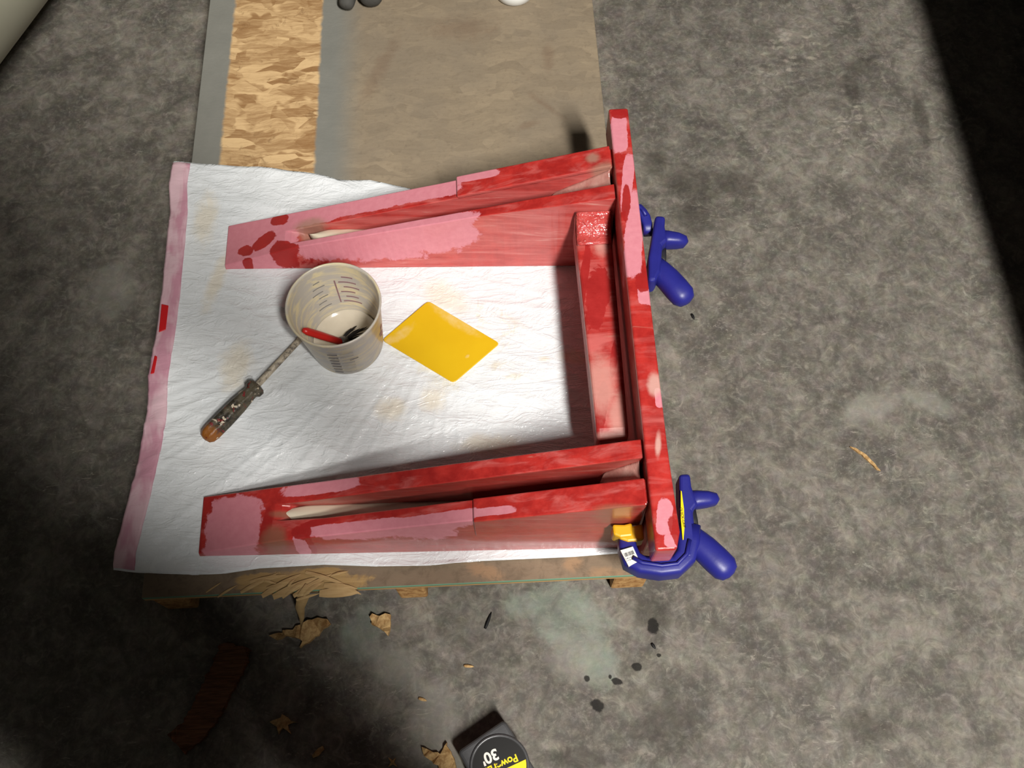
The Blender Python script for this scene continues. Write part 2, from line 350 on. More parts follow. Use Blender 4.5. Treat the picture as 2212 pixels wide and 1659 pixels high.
# ================================================================== RED BRACKET FRAME
Z0 = ZB+.0035
rorg = Vector((-.1, .53, Z0))
frame = thing('bracket_frame', rorg, 'red and pink patched frame of two wedge legs and a rail, lying on the bag', 'bracket')
XT, XR = -.386, .1445
def ztop(x): return .0935+(x-XT)/(XR-XT)*(.2455-.0935)
def top_at(px, py):
    z = .15
    for _ in range(25): z = ztop(at(px, py, z).x)
    return at(px, py, z)
def red_material(name, pink, red, resin, streak_rot=0., streak=(9, 70, 70), bias=0., coat=.25, surf=top_at, rz=.05, resincol=lin(168, 128, 112), flankcol=lin(204, 106, 102), flank2=lin(216, 170, 160)):
    k = NT(name, .42, .45)
    b = lambda l: [blob(*q, surf, rorg, rz) for q in l]
    st = k.noise(1, 5, .62, .6, k.map(rot=(0, 0, streak_rot), scale=streak))
    mott = k.noise(45, 4, .65)
    base = k.mix(k.ramp(mott, .3, .75), lin(158, 34, 32), lin(192, 52, 46))
    base = k.mix(k.ramp(st, .42+bias, .74+bias, 0, .8), base, lin(206, 108, 104))
    base = k.mix(k.ramp(k.noise(1, 4, .6, 1., k.map((3, 1, 2), (0, 0, streak_rot), tuple(q*.6 for q in streak))), .60+bias, .78+bias, 0, .7), base, lin(196, 168, 150))
    nz_ = k.n('SeparateXYZ', {0: k.n('NewGeometry', out='Normal')}, out=2)
    flank = k.ramp(k.math('ABSOLUTE', nz_), .35, .6, 1., 0.)
    st2 = k.noise(1, 5, .65, .8, k.map((5, 2, 1), (0, 0, streak_rot), (7, 60, 90)))
    base = k.mix(k.math('MULTIPLY', flank, k.ramp(st2, .32, .7, .2, .85)), base, flankcol)
    base = k.mix(k.math('MULTIPLY', flank, k.ramp(st2, .6, .75, 0, .6)), base, flank2)
    pk = k.mix(k.noise(120, 3), lin(204, 120, 134), lin(222, 144, 156))
    pm = k.blobs(b(pink), .55, 45, .05, True) if pink else 0.
    c = k.mix(pm, base, pk)
    if red: c = k.mix(k.blobs(b(red), .7, 60, .06), c, k.mix(mott, lin(142, 30, 30), lin(182, 42, 40)))
    if resin: c = k.mix(k.math('MULTIPLY', k.blobs(b(resin), .8, 50, .5), .8), c, resincol)
    k.color(c)
    k.b.inputs['Coat Weight'].default_value = coat; k.b.inputs['Coat Roughness'].default_value = .12
    k.rough(k.ramp(pm if pink else mott, 0, 1, .32, .55))
    k.bump(k.math('ADD', k.noise(70, 4), k.math('MULTIPLY', st, .8)), .35, .0012)
    return k.m
mat_low = red_material('red_laminate_low',
    [(505, 1138, 56, 66, 0), (690, 1052, 82, 14, -8), (820, 1136, 165, 15, -5), (960, 1120, 70, 15, -8), (645, 1168, 14, 14, 0), (1050, 1108, 60, 9, -6)],
    [(650, 1150, 20, 14, 0), (690, 1128, 40, 7, -10), (665, 1172, 8, 16, -20), (545, 1192, 30, 4, -10), (575, 1140, 12, 45, 0), (700, 1180, 120, 3, -4)],
    [(590, 1165, 26, 26, 0), (620, 1110, 30, 8, 0), (1110, 1150, 180, 22, -3), (1330, 1105, 40, 14, 0)], -.0, bias=.05, resincol=lin(150, 100, 80), coat=.6, flankcol=lin(164, 76, 66), flank2=lin(206, 132, 124))
mat_up = red_material('red_laminate_up',
    [(560, 525, 75, 60, 0), (800, 438, 210, 17, -11), (660, 470, 90, 16, -10), (770, 512, 150, 15, -10), (930, 484, 95, 17, -9), (1030, 384, 45, 8, -10), (1000, 500, 160, 16, -5), (880, 505, 120, 8, -8)],
    [(605, 475, 18, 12, 0), (570, 520, 32, 12, -35), (530, 542, 17, 11, 0), (534, 565, 10, 8, 0), (612, 540, 28, 20, 10), (700, 545, 80, 10, -4), (690, 492, 16, 8, 20), (1015, 482, 14, 5, 0), (820, 470, 150, 7, -11)],
    [(668, 492, 30, 20, 0), (1300, 372, 30, 14, -20), (1280, 345, 14, 10, 0)], 0., bias=.03)
mat_rail = red_material('red_rail', [(1338, 290, 18, 40, 0), (1356, 390, 12, 60, 5), (1370, 500, 20, 100, 4), (1435, 1115, 17, 42, 5), (1450, 1168, 16, 14, 0), (1396, 640, 18, 18, 0), (1425, 860, 10, 20, 0)],
    [(1388, 608, 17, 22, 0), (1338, 246, 20, 10, 0), (1352, 440, 9, 38, 3), (1460, 1150, 12, 36, -15)], [(1422, 960, 6, 24, 5), (1415, 830, 14, 22, 0)], math.pi/2, (9, 60, 60), .04, surf=lambda a, b: at(a, b, .255), resincol=lin(214, 170, 160))
mat_bar = red_material('red_bar', [], [(1290, 640, 26, 70, 5), (1262, 600, 9, 90, 6), (1300, 880, 12, 60, 6), (1325, 780, 8, 40, 5)], [(1300, 520, 20, 30, 0), (1300, 830, 30, 60, 0), (1335, 900, 18, 50, 0), (1325, 940, 40, 8, 0)], math.pi/2, (10, 70, 60), -.02, .35, surf=lambda a, b: at(a, b, .195), resincol=lin(206, 148, 138))
cream = NT('cream_filler', .3, .5)
cream.color(cream.mix(cream.noise(20, 3), lin(206, 192, 168), lin(224, 214, 194))); cream.b.inputs['Coat Weight'].default_value = .5; cream.bump(cream.noise(40), .15, .001)
resin = NT('clear_resin', .12, .5)
resin.color(resin.mix(resin.noise(60, 4), lin(150, 66, 60), lin(206, 170, 158))); resin.b.inputs['Coat Weight'].default_value = .8; resin.bump(resin.noise(110, 3), .5, .002)

def leg(tab, chan_x, material):
    """tapered channel: tab gives y of outer base, outer top, channel outer, channel inner, inner top, inner base against x"""
    n = 60; rows = []
    for i in range(n+1):
        x = XT+(XR-XT)*i/n
        yb = [interp(t, x) for t in tab]
        zt = ztop(x)+.0006*noise.noise((x*20, tab[0][0][1]*9, 1))
        d = min(1, max(0, (x-chan_x)/.06)); zc = zt-(zt-(Z0+.006))*d*d*(3-2*d)
        xo = x+(.004*noise.noise((i*.0, 1, 2)) if i == 0 else 0)
        rows.append([(xo, yb[0], Z0), (xo, yb[1], zt), (xo, yb[2], zt), (xo, yb[2], zc), (xo, yb[3], zc), (xo, yb[3], zt), (xo, yb[4], zt), (xo, yb[5], Z0)])
    vs = [p for r in rows for p in r]; m = 8; fs = []
    for i in range(n):
        for j in range(m):
            fs.append((i*m+j, i*m+(j+1) % m, (i+1)*m+(j+1) % m, (i+1)*m+j))
    fs += [tuple(range(m)), tuple(range(n*m, n*m+m))]
    me = me_from(vs, fs); bm = bmesh.new(); bm.from_mesh(me); bmesh.ops.remove_doubles(bm, verts=bm.verts, dist=.0003)
    bmesh.ops.recalc_face_normals(bm, faces=bm.faces); bm.to_mesh(me); bm.free()
    return bevel(link('leg', me, material, frame), .0022, 2, 50)
low_tab = [[(-.389, .2942), (.1445, .2804)], [(-.389, .2975), (-.28, .300), (-.134, .2965), (.1445, .2893)], [(-.30, .3265), (-.225, .321), (.1445, .3165)],
           [(-.30, .345), (.1445, .3405)], [(-.386, .3685), (.1445, .3625)], [(-.386, .370), (.1445, .370)]]
up_tab = [[(-.378, .770), (.1445, .762)], [(-.378, .768), (.1445, .755)], [(-.30, .737), (.1445, .7265)],
          [(-.30, .717), (.1445, .7015)], [(-.376, .7035), (-.28, .708), (-.019, .695), (.1445, .680)], [(-.376, .699), (.0985, .6795), (.1445, .677)]]
leg_l = leg(low_tab, -.292, mat_low); leg_u = leg(up_tab, -.30, mat_up)
# raised doublers on the outer walls
def doubler(tab, parent, material, x0):
    n = 24; sgn = -1 if tab[0][-1][1] < tab[4][-1][1] else 1; rows = []
    for i in range(n+1):
        x = x0+(XR-.003-x0)*i/n; a, b, c_ = (interp(t, x) for t in tab[:3]); z = ztop(x)
        w_ = sgn*.0028
        hb = z-(z-Z0)*.42; yb_ = b+(a-b)*.42
        rows.append([(x, c_, z-.004), (x, c_, z+.0038), (x, b+w_, z+.0038), (x, yb_+w_, hb), (x, yb_-sgn*.002, hb), (x, b-sgn*.002, z-.004)])
    vs = [p for r in rows for p in r]; m = 6
    fs = [(i*m+j, i*m+(j+1) % m, (i+1)*m+(j+1) % m, (i+1)*m+j) for i in range(n) for j in range(m)]+[tuple(range(m)), tuple(range(n*m, n*m+m))]
    return bevel(link('doubler', me_from(vs, fs), material, parent), .0015, 2, 40)
doubler(low_tab, leg_l, mat_low, -.046); doubler(up_tab, leg_u, mat_up, -.056)
def fillet(tab, parent, x0, x1, drop0, drop1, mat, hump=.003):
    n, m = 36, 10; vs = []; fs = []
    for i in range(n+1):
        t = i/n; x = x0+(x1-x0)*t; a, b = interp(tab[2], x), interp(tab[3], x); f = math.sin(math.pi*min(1, t*5)*.5)
        zt = ztop(x)-(drop0+(drop1-drop0)*t)
        for j in range(m+1):
            s = j/m; y = (a+b)/2+(s-.5)*(b-a)*max(.05, f)*.995
            vs.append((x, y, zt+hump*(math.sin(math.pi*s)-1)+.0008*noise.noise((x*50, y*60, 4))))
    nb = len(vs); vs += [(x, y, max(Z0+.001, z-.03 if False else Z0+.0015)) for (x, y, z) in vs]
    for i in range(n):
        for j in range(m):
            a0 = i*(m+1)+j; fs.append((a0, a0+1, a0+m+2, a0+m+1)); fs.append((nb+a0, nb+a0+m+1, nb+a0+m+2, nb+a0+1))
    for i in range(n):
        for j in (0, m):
            a0 = i*(m+1)+j; fs.append((a0, a0+m+1, nb+a0+m+1, nb+a0))
    for i in (0, n):
        for j in range(m):
            a0 = i*(m+1)+j; fs.append((a0, a0+1, nb+a0+1, nb+a0))
    o = link('filler_fillet', me_from(vs, fs), mat, parent, True); o['label'] = 'cream filler run along the channel'; return o
fillet(low_tab, leg_l, -.293, -.05, .001, .075, cream.m)
fillet(up_tab, leg_u, -.262, -.09, .002, .060, cream.m)
o = fillet(low_tab, leg_l, .098, .140, .045, .016, resin.m, -.006); o['label'] = 'glossy resin fillet where the channel meets the rail'
o = fillet(up_tab, leg_u, .060, .140, .040, .010, resin.m, -.006); o['label'] = 'glossy resin fillet where the channel meets the rail'
# rail, panel below it, cross bar
def rail_x(y): return (.1443+.0004*(y-.5), .1695+(.003*max(0, .34-y)/.1))
ys = [.235+.576*i/30 for i in range(31)]
pts = [(rail_x(y)[0], y) for y in ys]+[(rail_x(y)[1], y) for y in ys[::-1]]
pts = pts[:31]+[(p[0]-(.006 if i == 30 else 0), p[1]) for i, p in enumerate(pts[31:])]
bevel(link('rail', prism_me(pts, .2045, .255), mat_rail, frame), .003, 3, 35)
bevel(link('back_panel', box_me(.1475, .1655, .262, .752, Z0, .2045), mat_rail, frame), .002, 2)
bar = [at(1240, 494, .195), at(1326, 484, .195), at(1360, 940, .195), at(1290, 950, .195)]
bar[0].y = bar[1].y = .680
bb = [(.0935, .6805), (.1405, .6805), (.1368, .384), (.0995, .384)]
n = 24; rows = []
for i in range(n+1):
    t = i/n; a = Vector(bb[3]).lerp(Vector(bb[0]), t); b = Vector(bb[2]).lerp(Vector(bb[1]), t); lift = .026*max(0, (t-.945)/.055)**1.6
    zt = .195+lift-(.004*(1-min(1, t/.03)))
    rows.append([(a.x, a.y, .155), (a.x, a.y, zt), (b.x, b.y, zt), (b.x, b.y, .155)])
vs = [p for r in rows for p in r]
fs = [(i*4+j, i*4+(j+1) % 4, (i+1)*4+(j+1) % 4, (i+1)*4+j) for i in range(n) for j in range(4)]+[(0, 1, 2, 3), (n*4, n*4+1, n*4+2, n*4+3)]
cb = bevel(link('cross_bar', me_from(vs, fs), mat_bar, frame), .004, 3, 50)
link('peg', box_me(.104, .134, .3655, .388, .158, .185), mat_bar, frame)
gl = [(x, .6803-.036*j/12, .1966+.022*max(0, 1-j/9.0)**2+.0014*noise.noise((x*150, j*.8, 1))) for j in range(13) for x in [.0955+.043*i/8 for i in range(9)]]
gm = me_from(gl, [(j*9+i, j*9+i+1, j*9+i+10, j*9+i+9) for j in range(12) for i in range(8)])
wet = NT('wet_red_resin', .10, .7); wet.color(wet.mix(wet.noise(60), lin(176, 40, 38), lin(206, 96, 92))); wet.b.inputs['Coat Weight'].default_value = 1.; wet.bump(wet.noise(110, 3, .6, .5), 1., .004)
o = link('resin_tab', gm, wet.m, frame, True); s3 = o.modifiers.new('t', 'SOLIDIFY'); s3.thickness = .003; s3.offset = -1; o['label'] = 'shiny wet resin over the top end of the cross bar'

# ================================================================== CLAMPS
blue = NT('blue_plastic', .42, .5)
blue.color(blue.mix(blue.noise(40), lin(30, 32, 112), lin(40, 42, 138))); blue.bump(blue.noise(300, 2), .1, .0006)
yel = simple('yellow_plastic', lin(226, 172, 22), .45, .5, .2)
ylab = simple('yellow_sticker', lin(244, 216, 20), .4, .5, .05)
white_l = simple('white_sticker', lin(226, 224, 220), .5, .4, .05)
ink = simple('black_ink', lin(26, 25, 26), .6, .3, .1)
steel = simple('dark_steel', lin(70, 70, 72), .4, .5, .2, metal=.6)
ZCL = .178
def clamp(org, label, M, shifts, jaw=None, padpts=None):
    """C frame, pads, lever and handle; drawn for the lower clamp and moved by M"""
    t = thing('hand_clamp', M @ org, label, 'clamp', 'blue hand clamps on the rail')
    q = lambda px, py, z: M @ at(px, py, z)
    rz = M.to_euler().z
    zc = ZCL
    jaw = jaw or [q(1352, 1154, zc), q(1355, 1188, zc), q(1364, 1213, zc), q(1384, 1224, zc), q(1425, 1230, zc), q(1458, 1226, zc), q(1478, 1206, zc), q(1484, 1175, zc), q(1486, 1140, zc)]
    js = .62 if not shifts else 1.
    J = link('jaw_frame', sweep_me(jaw, [(a_*js, b_*js) for a_, b_ in [(.0095, .011), (.0105, .013), (.0115, .016), (.0105, .017), (.0105, .018), (.011, .018), (.012, .018), (.013, .018), (.013, .018)]], seg=16, power=5), blue.m, t, True)
    rib = [p+Vector((0, 0, .0185*js)) for p in jaw[2:8]]
    link('rib', sweep_me(rib, (.0025, .0025), seg=8), blue.m, J, True)
    # yellow swivel pads
    for i_, (p, a, b) in enumerate(padpts or ((q(1343, 1150, zc+.004), .011, .009), (q(1361, 1154, zc+.004), .014, .011))):
        o = link('pad', prism_me([(p.x-a, p.y-b*.6), (p.x-a*.3, p.y-b), (p.x+a, p.y-b*.9), (p.x+a, p.y+b*.8), (p.x+a*.2, p.y+b*.6), (p.x-a, p.y+b*.7)], zc-.010-.001*i_, zc+.0175-.003*i_), yel, t); bevel(o, .0025, 2)
    # body on the far side of the rail
    body = [q(a, b, zc) for a, b in ((1462, 1034), (1486, 1033), (1489, 1060), (1503, 1098), (1492, 1112), (1496, 1150), (1499, 1185), (1492, 1214), (1474, 1216), (1464, 1150))]
    Bd = link('body', prism_me([(p.x, p.y) for p in body], zc-.014, zc+.018), blue.m, t); bevel(Bd, .004, 3)
    if shifts: lab = [q(a, b, zc+.0185) for a, b in ((1470, 1060), (1472, 1062), (1477, 1100), (1478, 1140), (1476, 1166), (1474, 1166), (1470, 1120))]
    if shifts: Lb = link('sticker', prism_me([(p.x+.0002, p.y) for p in lab], zc+.0178, zc+.0192), ylab, Bd); Lb['label'] = 'narrow yellow sticker with dark print'
    if shifts: p = q(1474.5, 1118, zc+.0194); tm = text_me('QUICK-GRIP', .0042, .0001, .0); tm.transform(Matrix.Translation((p.x, p.y, p.z)) @ Matrix.Rotation(math.radians(-86)+rz, 4, 'Z'))
    if shifts: link('print', tm, ink, Bd)
    # lever and handle
    lev = [q(1486, 1082, zc+.004), q(1505, 1080, zc+.004), q(1528, 1079, zc+.004), q(1545, 1079, zc+.003), q(1551, 1079, zc+.002)]
    link('trigger', sweep_me(lev, [(.011, .013), (.010, .013), (.0088, .012), (.0068, .009), (.002, .004)], seg=16, power=3), blue.m, t, True)
    han = [q(1478, 1148, zc), q(1498, 1166, zc), q(1522, 1186, zc), q(1546, 1209, zc), q(1566, 1228, zc), q(1577, 1239, zc), q(1581, 1243, zc)]
    link('handle', sweep_me(han, [(.012, .013), (.0145, .014), (.0155, .015), (.0160, .015), (.0155, .014), (.011, .010), (.004, .004)], seg=20, power=2.4), blue.m, t, True)
    link('ratchet_bar', sweep_me([q(1492, 1100, zc-.004), q(1497, 1125, zc-.004), q(1500, 1150, zc-.004)], (.005, .006), seg=8, power=5), steel, t, True)
    if shifts:
        c_ = [q(a, b, zc+.0165) for a, b in ((1340, 1189), (1367, 1181), (1381, 1212), (1358, 1224))]
        s = link('price_label', prism_me([(p.x, p.y) for p in c_], [zc+.012+.0005*i for i in range(4)], [zc+.0172]*4), white_l, J); s['label'] = 'white paper label with printed bars'
        ctr = (c_[0]+c_[2])/2; rng = random.Random(3)
        for row, hgt in ((.0022, .0042), (-.0022, .0012), (-.0045, .0010)):
            for i in range(9 if row > 0 else 6):
                xx = -.0052+i*.00125*(1 if row > 0 else 1.5); wd = rng.choice((.0002, .0003, .0004))
                bmx = box_me(xx-wd, xx+wd, row-hgt/2, row+hgt/2, 0, .0003); bmx.transform(Matrix.Translation((ctr.x, ctr.y, zc+.0172)) @ Matrix.Rotation(math.radians(16), 4, 'Z'))
                link('printed_bar', bmx, ink, J)
        f_ = [q(a, b, zc) for a, b in ((1382, 1236), (1446, 1243))]
        d = box_me(0, (f_[1]-f_[0]).length, -.0005, .0005, -.010, .009); ang = math.atan2(f_[1].y-f_[0].y, f_[1].x-f_[0].x)
        d.transform(Matrix.Translation(f_[0]) @ Matrix.Rotation(ang, 4, 'Z')); link('side_label', d, white_l, J)
    return t
corg = Vector((.165, .27, ZCL-.016))
clamp(corg, 'blue hand clamp with yellow pads and white printed label, at the rail end', Matrix.Identity(4), True)
A, B_, C_ = (at(a, b, ZCL) for a, b in ((1478, 1148), (1581, 1243), (1551, 1079))); A2, B2, C2 = (at(a, b, ZCL) for a, b in ((1410, 570), (1513, 656), (1495, 533)))
ang = ((B2-A2).to_2d().angle_signed((B_-A).to_2d())+(C2-A2).to_2d().angle_signed((C_-A).to_2d()))/2
M2 = Matrix.Translation(A2) @ Matrix.Rotation(ang, 4, 'Z') @ Matrix.Translation(-A)
z_ = ZCL
uj = [at(1400, 505, z_), at(1398, 490, z_), at(1393, 476, z_), at(1386, 464, z_), at(1379, 457, z_), at(1371, 456, z_), at(1365, 462, z_), at(1362, 474, z_), at(1361, 486, z_)]
pp = at(1362, 490, z_+.004)
clamp(corg, 'blue hand clamp on the middle of the rail, behind the cross bar', M2, False, uj, ((Vector((.1715, pp.y-.006, z_)), .005, .007),))

# ================================================================== MIXING CUP
def lathe_arc(cx, cy, rfun, z, a0, a1, h, th, n=14):
    vs = []; fs = []
    for i in range(n+1):
        a = a0+(a1-a0)*i/n
        for (dz, dr) in ((-h, 0), (h, 0), (h, th), (-h, th)):
            r = rfun(z+dz)+dr; vs.append((cx+r*math.cos(a), cy+r*math.sin(a), z+dz))
    for i in range(n):
        for j in range(4): fs.append((i*4+j, i*4+(j+1) % 4, i*4+4+(j+1) % 4, i*4+4+j))
    fs += [(0, 1, 2, 3), (n*4, n*4+1, n*4+2, n*4+3)]
    return me_from(vs, fs)
ZC = ZB+.0055
ccx, ccy = -.2115, .5755
HC = .199-ZC
cup = thing('mixing_cup', (ccx, ccy, ZC), 'translucent white mixing cup with printed measuring lines and resin residue', 'cup')
R0, R1 = .0475, .0585
rout = lambda z: R0+(R1-R0)*(z-ZC)/HC
prof = [(.001, .0), (R0-.004, 0), (R0, .003), (R1-.0008, HC-.006), (R1+.0002, HC-.005), (R1+.0012, HC-.002), (R1+.0004, HC), (R1-.0012, HC), (R1-.0026, HC-.004), (R0-.0022, .006), (R0-.007, .003), (.001, .0028)]
k = NT('cup_plastic', .32, .5)
sm = k.noise(1, 4, .6, 1.2, k.map(scale=(16, 16, 60)))
k.color(k.mix(k.ramp(sm, .42, .62, 0, 1.), lin(186, 179, 170), lin(216, 202, 166)))
k.b.inputs['Subsurface Weight'].default_value = .25; k.b.inputs['Subsurface Radius'].default_value = (.01, .009, .007); k.b.inputs['Subsurface Scale'].default_value = .5
k.bump(sm, .3, .001)
cupb = link('cup_body', lathe_me(prof, (ccx, ccy, ZC), seg=72), k.m, cup, True)
mk = simple('grey_print', lin(92, 88, 92), .6, .3, .3); mkr = simple('faded_red_print', lin(164, 128, 132), .6, .3, .3)
faint = simple('faint_grey_print', lin(150, 146, 142), .6, .3, .3)
for i in range(7):
    zz = ZC+.012+i*.0105; a0 = math.radians(254+i*.6)
    link('measuring_line', lathe_arc(ccx, ccy, rout, zz, a0, a0+math.radians(13), .0006, .0003), mk, cupb)
    link('measuring_line', lathe_arc(ccx, ccy, rout, zz, a0+math.radians(16), a0+math.radians(34), .0003, .0003), faint, cupb)
link('measuring_line', lathe_arc(ccx, ccy, rout, ZC+.052, math.radians(284), math.radians(296), .0006, .0003), mk, cupb)
rin = lambda z: rout(z)-.0028
for i in range(6):
    zz = ZC+.030+i*.0105
    link('measuring_line', lathe_arc(ccx, ccy, rin, zz, math.radians(62+i%3*4), math.radians(92-i%2*6), .0011, -.0003), mkr, cupb)
    link('measuring_line', lathe_arc(ccx, ccy, rin, zz, math.radians(112+i%2*5), math.radians(135-i%3*4), .0008, -.0003), faint, cupb)
link('measuring_line', lathe_arc(ccx, ccy, rin, ZC+.052, math.radians(96), math.radians(98), .024, -.0003, 3), mkr, cupb)
for (aa, zz) in ((350, .060), (352, .040), (346, .048)):
    link('printed_mark', lathe_arc(ccx, ccy, rout, ZC+zz, math.radians(aa-4), math.radians(aa+3), .004, .0003), mkr, cupb)
pud = NT('resin_puddle', .15, .5); pud.color(pud.mix(pud.noise(40), lin(196, 184, 164), lin(226, 216, 198))); pud.b.inputs['Coat Weight'].default_value = .7
o = link('resin_residue', lathe_me([(.0002, .0062), (.02, .006), (.036, .0066), (.0435, .0105), (.0445, .0115), (.0442, .004), (.0002, .0035)], (ccx, ccy, ZC), seg=48), pud.m, cup, True); o['label'] = 'hardened cream residue in the bottom of the cup'
# brush lying in the cup
b0 = at(655, 713, .170); b1 = at(735, 738, .118); b2 = at(772, 728, .100)
def clampcup(p, r):
    d = Vector((p.x-ccx, p.y-ccy)); 
    if d.length > r: d = d.normalized()*r
    return Vector((ccx+d.x, ccy+d.y, p.z))
b0, b1, b2 = clampcup(b0, .0495), clampcup(b1, .040), clampcup(b2, .034)
br = thing('brush', b2, 'small red-handled brush with dark bristles left inside the mixing cup', 'brush')
redh = simple('red_handle', lin(204, 38, 34), .35, .5, .12)
link('handle', sweep_me([b0, b0.lerp(b1, .1), b0.lerp(b1, .5), b1], [(.003, .003), (.0052, .0045), (.0056, .0045), (.005, .0045)], seg=12), redh, br, True)
e = b1.lerp(b2, .35); link('ferrule', sweep_me([b1, e], (.0068, .005), seg=12), simple('dull_tin', lin(96, 92, 88), .4, .5, .3, metal=.5), br, True)
dk = simple('dark_bristle', lin(44, 40, 38), .8, .3, .4)
rng = random.Random(5); bvs = []; bfs = []
for i in range(34):
    d = (b2-b1).normalized(); s = Vector((rng.uniform(-1, 1), rng.uniform(-1, 1), rng.uniform(-.25, .5)))*.0055; a = e+s; bq = e+d*rng.uniform(.018, .030)+s*2.2
    bq = clampcup(bq, .042); bq.z = max(bq.z, ZC+.012)
    sm_ = sweep_me([a, a.lerp(bq, .5)+Vector((0, 0, .002)), bq], [(.0012, .0012), (.001, .001), (.0003, .0003)], seg=5)
    o_ = len(bvs); bvs += [v.co.copy() for v in sm_.vertices]; bfs += [tuple(v+o_ for v in p.vertices) for p in sm_.polygons]
o = link('bristles', me_from(bvs, bfs), dk, br, True); o['kind'] = 'stuff'

# ================================================================== YELLOW SPREADER
ZP = ZB+.0062
cs = [at(825, 735, ZP), at(925, 650, ZP), at(1080, 742, ZP), at(980, 828, ZP)]
pts = []
for i in range(4):
    p, a, b = cs[i], cs[i-1], cs[(i+1) % 4]; d1 = (a-p).normalized()*.006; d2 = (b-p).normalized()*.006
    for j in range(5):
        t = j/4; pts.append((p+d1*(1-t)**2+d2*t**2).to_2d())
k = NT('spreader_yellow', .38, .5); sorg = at(950, 740, ZP)
smear = k.blobs([blob(*q, lambda a, b: at(a, b, ZP), sorg) for q in ((985, 690, 55, 12, 32), (870, 720, 26, 9, -38), (960, 668, 22, 10, 32), (845, 735, 20, 8, -30), (1010, 770, 5, 3, -40))], 1.1, 60, .45)
c = k.mix(k.noise(14, 3), lin(208, 164, 16), lin(226, 186, 24))
c = k.mix(k.math('MULTIPLY', smear, k.ramp(k.noise(90, 4), .3, .7, .25, .75)), c, lin(226, 196, 122))
k.color(c); k.bump(smear, .2, .001)
sp = link('spreader', prism_me([(p.x, p.y) for p in pts], ZP-.001, ZP+.0009), k.m, None, False, sorg); bevel(sp, .0007, 2, 50)
tag(sp, 'flat yellow plastic filler spreader smeared with resin, beside the cup', 'spreader')

# ================================================================== SCREWDRIVER
ZD = ZB+.0185
h0, h1 = at(446, 944, ZD), at(556, 832, ZD); tip = at(664, 716, ZB+.0105)
ax = (h1-h0).normalized(); HL = (h1-h0).length
sd = thing('screwdriver', (h0.x, h0.y, ZB+.005), 'paint-crusted screwdriver with a dark handle, pointing at the mixing cup', 'screwdriver')
k = NT('crusted_handle', .45, .5)
n1 = k.noise(75, 4, .65); n2 = k.noise(110, 3, .6, .5, k.map((4, 2, 1)))
sxx = k.n('VectorMath', {0: k.co, 1: tuple(ax)}, out='Value', operation='DOT_PRODUCT')
c = k.mix(k.ramp(n1, .35, .65), lin(34, 30, 22), lin(92, 84, 68))
c = k.mix(k.ramp(k.math('MULTIPLY_ADD', n2, .03, sxx), .022, .036, 1, 0), c, lin(140, 84, 28))
c = k.mix(k.ramp(n2, .60, .64), c, lin(116, 34, 34))
c = k.mix(k.ramp(k.noise(95, 3, .6, 0, k.map((9, 3, 7))), .63, .66), c, lin(206, 192, 170))
k.color(c); k.bump(n1, .7, .003)
pr = [(.002, -.004), (.008, -.0025), (.0115, .002), (.0128, .01), (.0130, HL*.35), (.0122, HL*.6), (.0105, HL*.78), (.0098, HL*.85), (.0102, HL*.87), (.0132, HL*.90), (.0135, HL*.97), (.0105, HL), (.003, HL+.001)]
link('handle', lathe_me(pr, h0, ax, 36, 6, .13), k.m, sd, True)
shm = NT('crusted_shaft', .5, .5); g = shm.noise(120, 4, .7); shm.color(shm.mix(shm.ramp(g, .35, .6), lin(96, 88, 80), lin(190, 178, 158))); shm.bump(g, .6, .002)
link('shaft', sweep_me([h1-ax*.003, h1.lerp(tip, .5), h1.lerp(tip, .9), tip], [(.0042, .0042), (.0042, .0042), (.0042, .004), (.0045, .0012)], seg=12), shm.m, sd, True)

# ================================================================== TAPE MEASURE
TH = .045
ta, tb = at(987, 1624, TH), at(1089.5, 1553.5, TH); tx = (tb-ta).normalized(); ty = Vector((-tx.y, tx.x, 0)); ty = -ty if ty.y > 0 else ty
TW = (tb-ta).length; TL = .080
torg = (ta+tb)/2+ty*TL/2; torg.z = 0
tape = thing('tape_measure', torg, 'dark silver tape measure with a round black and yellow label, lying on the floor', 'tape measure')
T = Matrix((tx, -ty, Vector((0, 0, 1)))).transposed().to_4x4(); T = Matrix.Translation(torg) @ T
def rrect(w_, l_, r, n=6):
    out = []
    for (sx_, sy_, a0) in ((1, 1, 0), (-1, 1, 90), (-1, -1, 180), (1, -1, 270)):
        for i in range(n+1):
            a = math.radians(a0+90*i/n); rr = r if sy_ > 0 else r*2.6
            out.append((sx_*(w_/2-rr)+rr*math.cos(a), sy_*(l_/2-rr)+rr*math.sin(a)))
    return out
def tlocal(me): me.transform(T); return me
case = NT('tape_case', .34, .5); case.color(case.mix(case.noise(60, 4), lin(70, 70, 72), lin(104, 104, 106))); case.b.inputs['Metallic'].default_value = .35; case.bump(case.noise(200), .15, .001)
bevel(link('case', tlocal(prism_me(rrect(TW, TL, .006), 0, TH)), case.m, tape), .004, 3, 50)
lc = T.inverted() @ at(1079, 1654, TH); lr = .0315
blk = simple('black_label', lin(26, 25, 25), .4, .4, .2)
tw_ = simple('white_lettering', lin(232, 228, 220), .5, .4, .03)
ring = [(lr, 0), (lr+.003, 0), (lr+.0028, .0016), (lr+.0004, .0022), (lr-.0006, .0014)]
link('label_ring', tlocal(lathe_me([(lr-.001, -.001), (lr+.0035, -.001), (lr+.003, .0014), (lr+.0012, .0024), (lr-.0004, .0016), (lr-.001, -.001)], (lc.x, lc.y, TH), seg=56, closed=True)), case.m, tape, True)
disc = link('label', tlocal(lathe_me([(.0002, .0002), (lr, .0002), (lr, .0012), (.0002, .0012)], (lc.x, lc.y, TH), seg=56)), blk, tape)
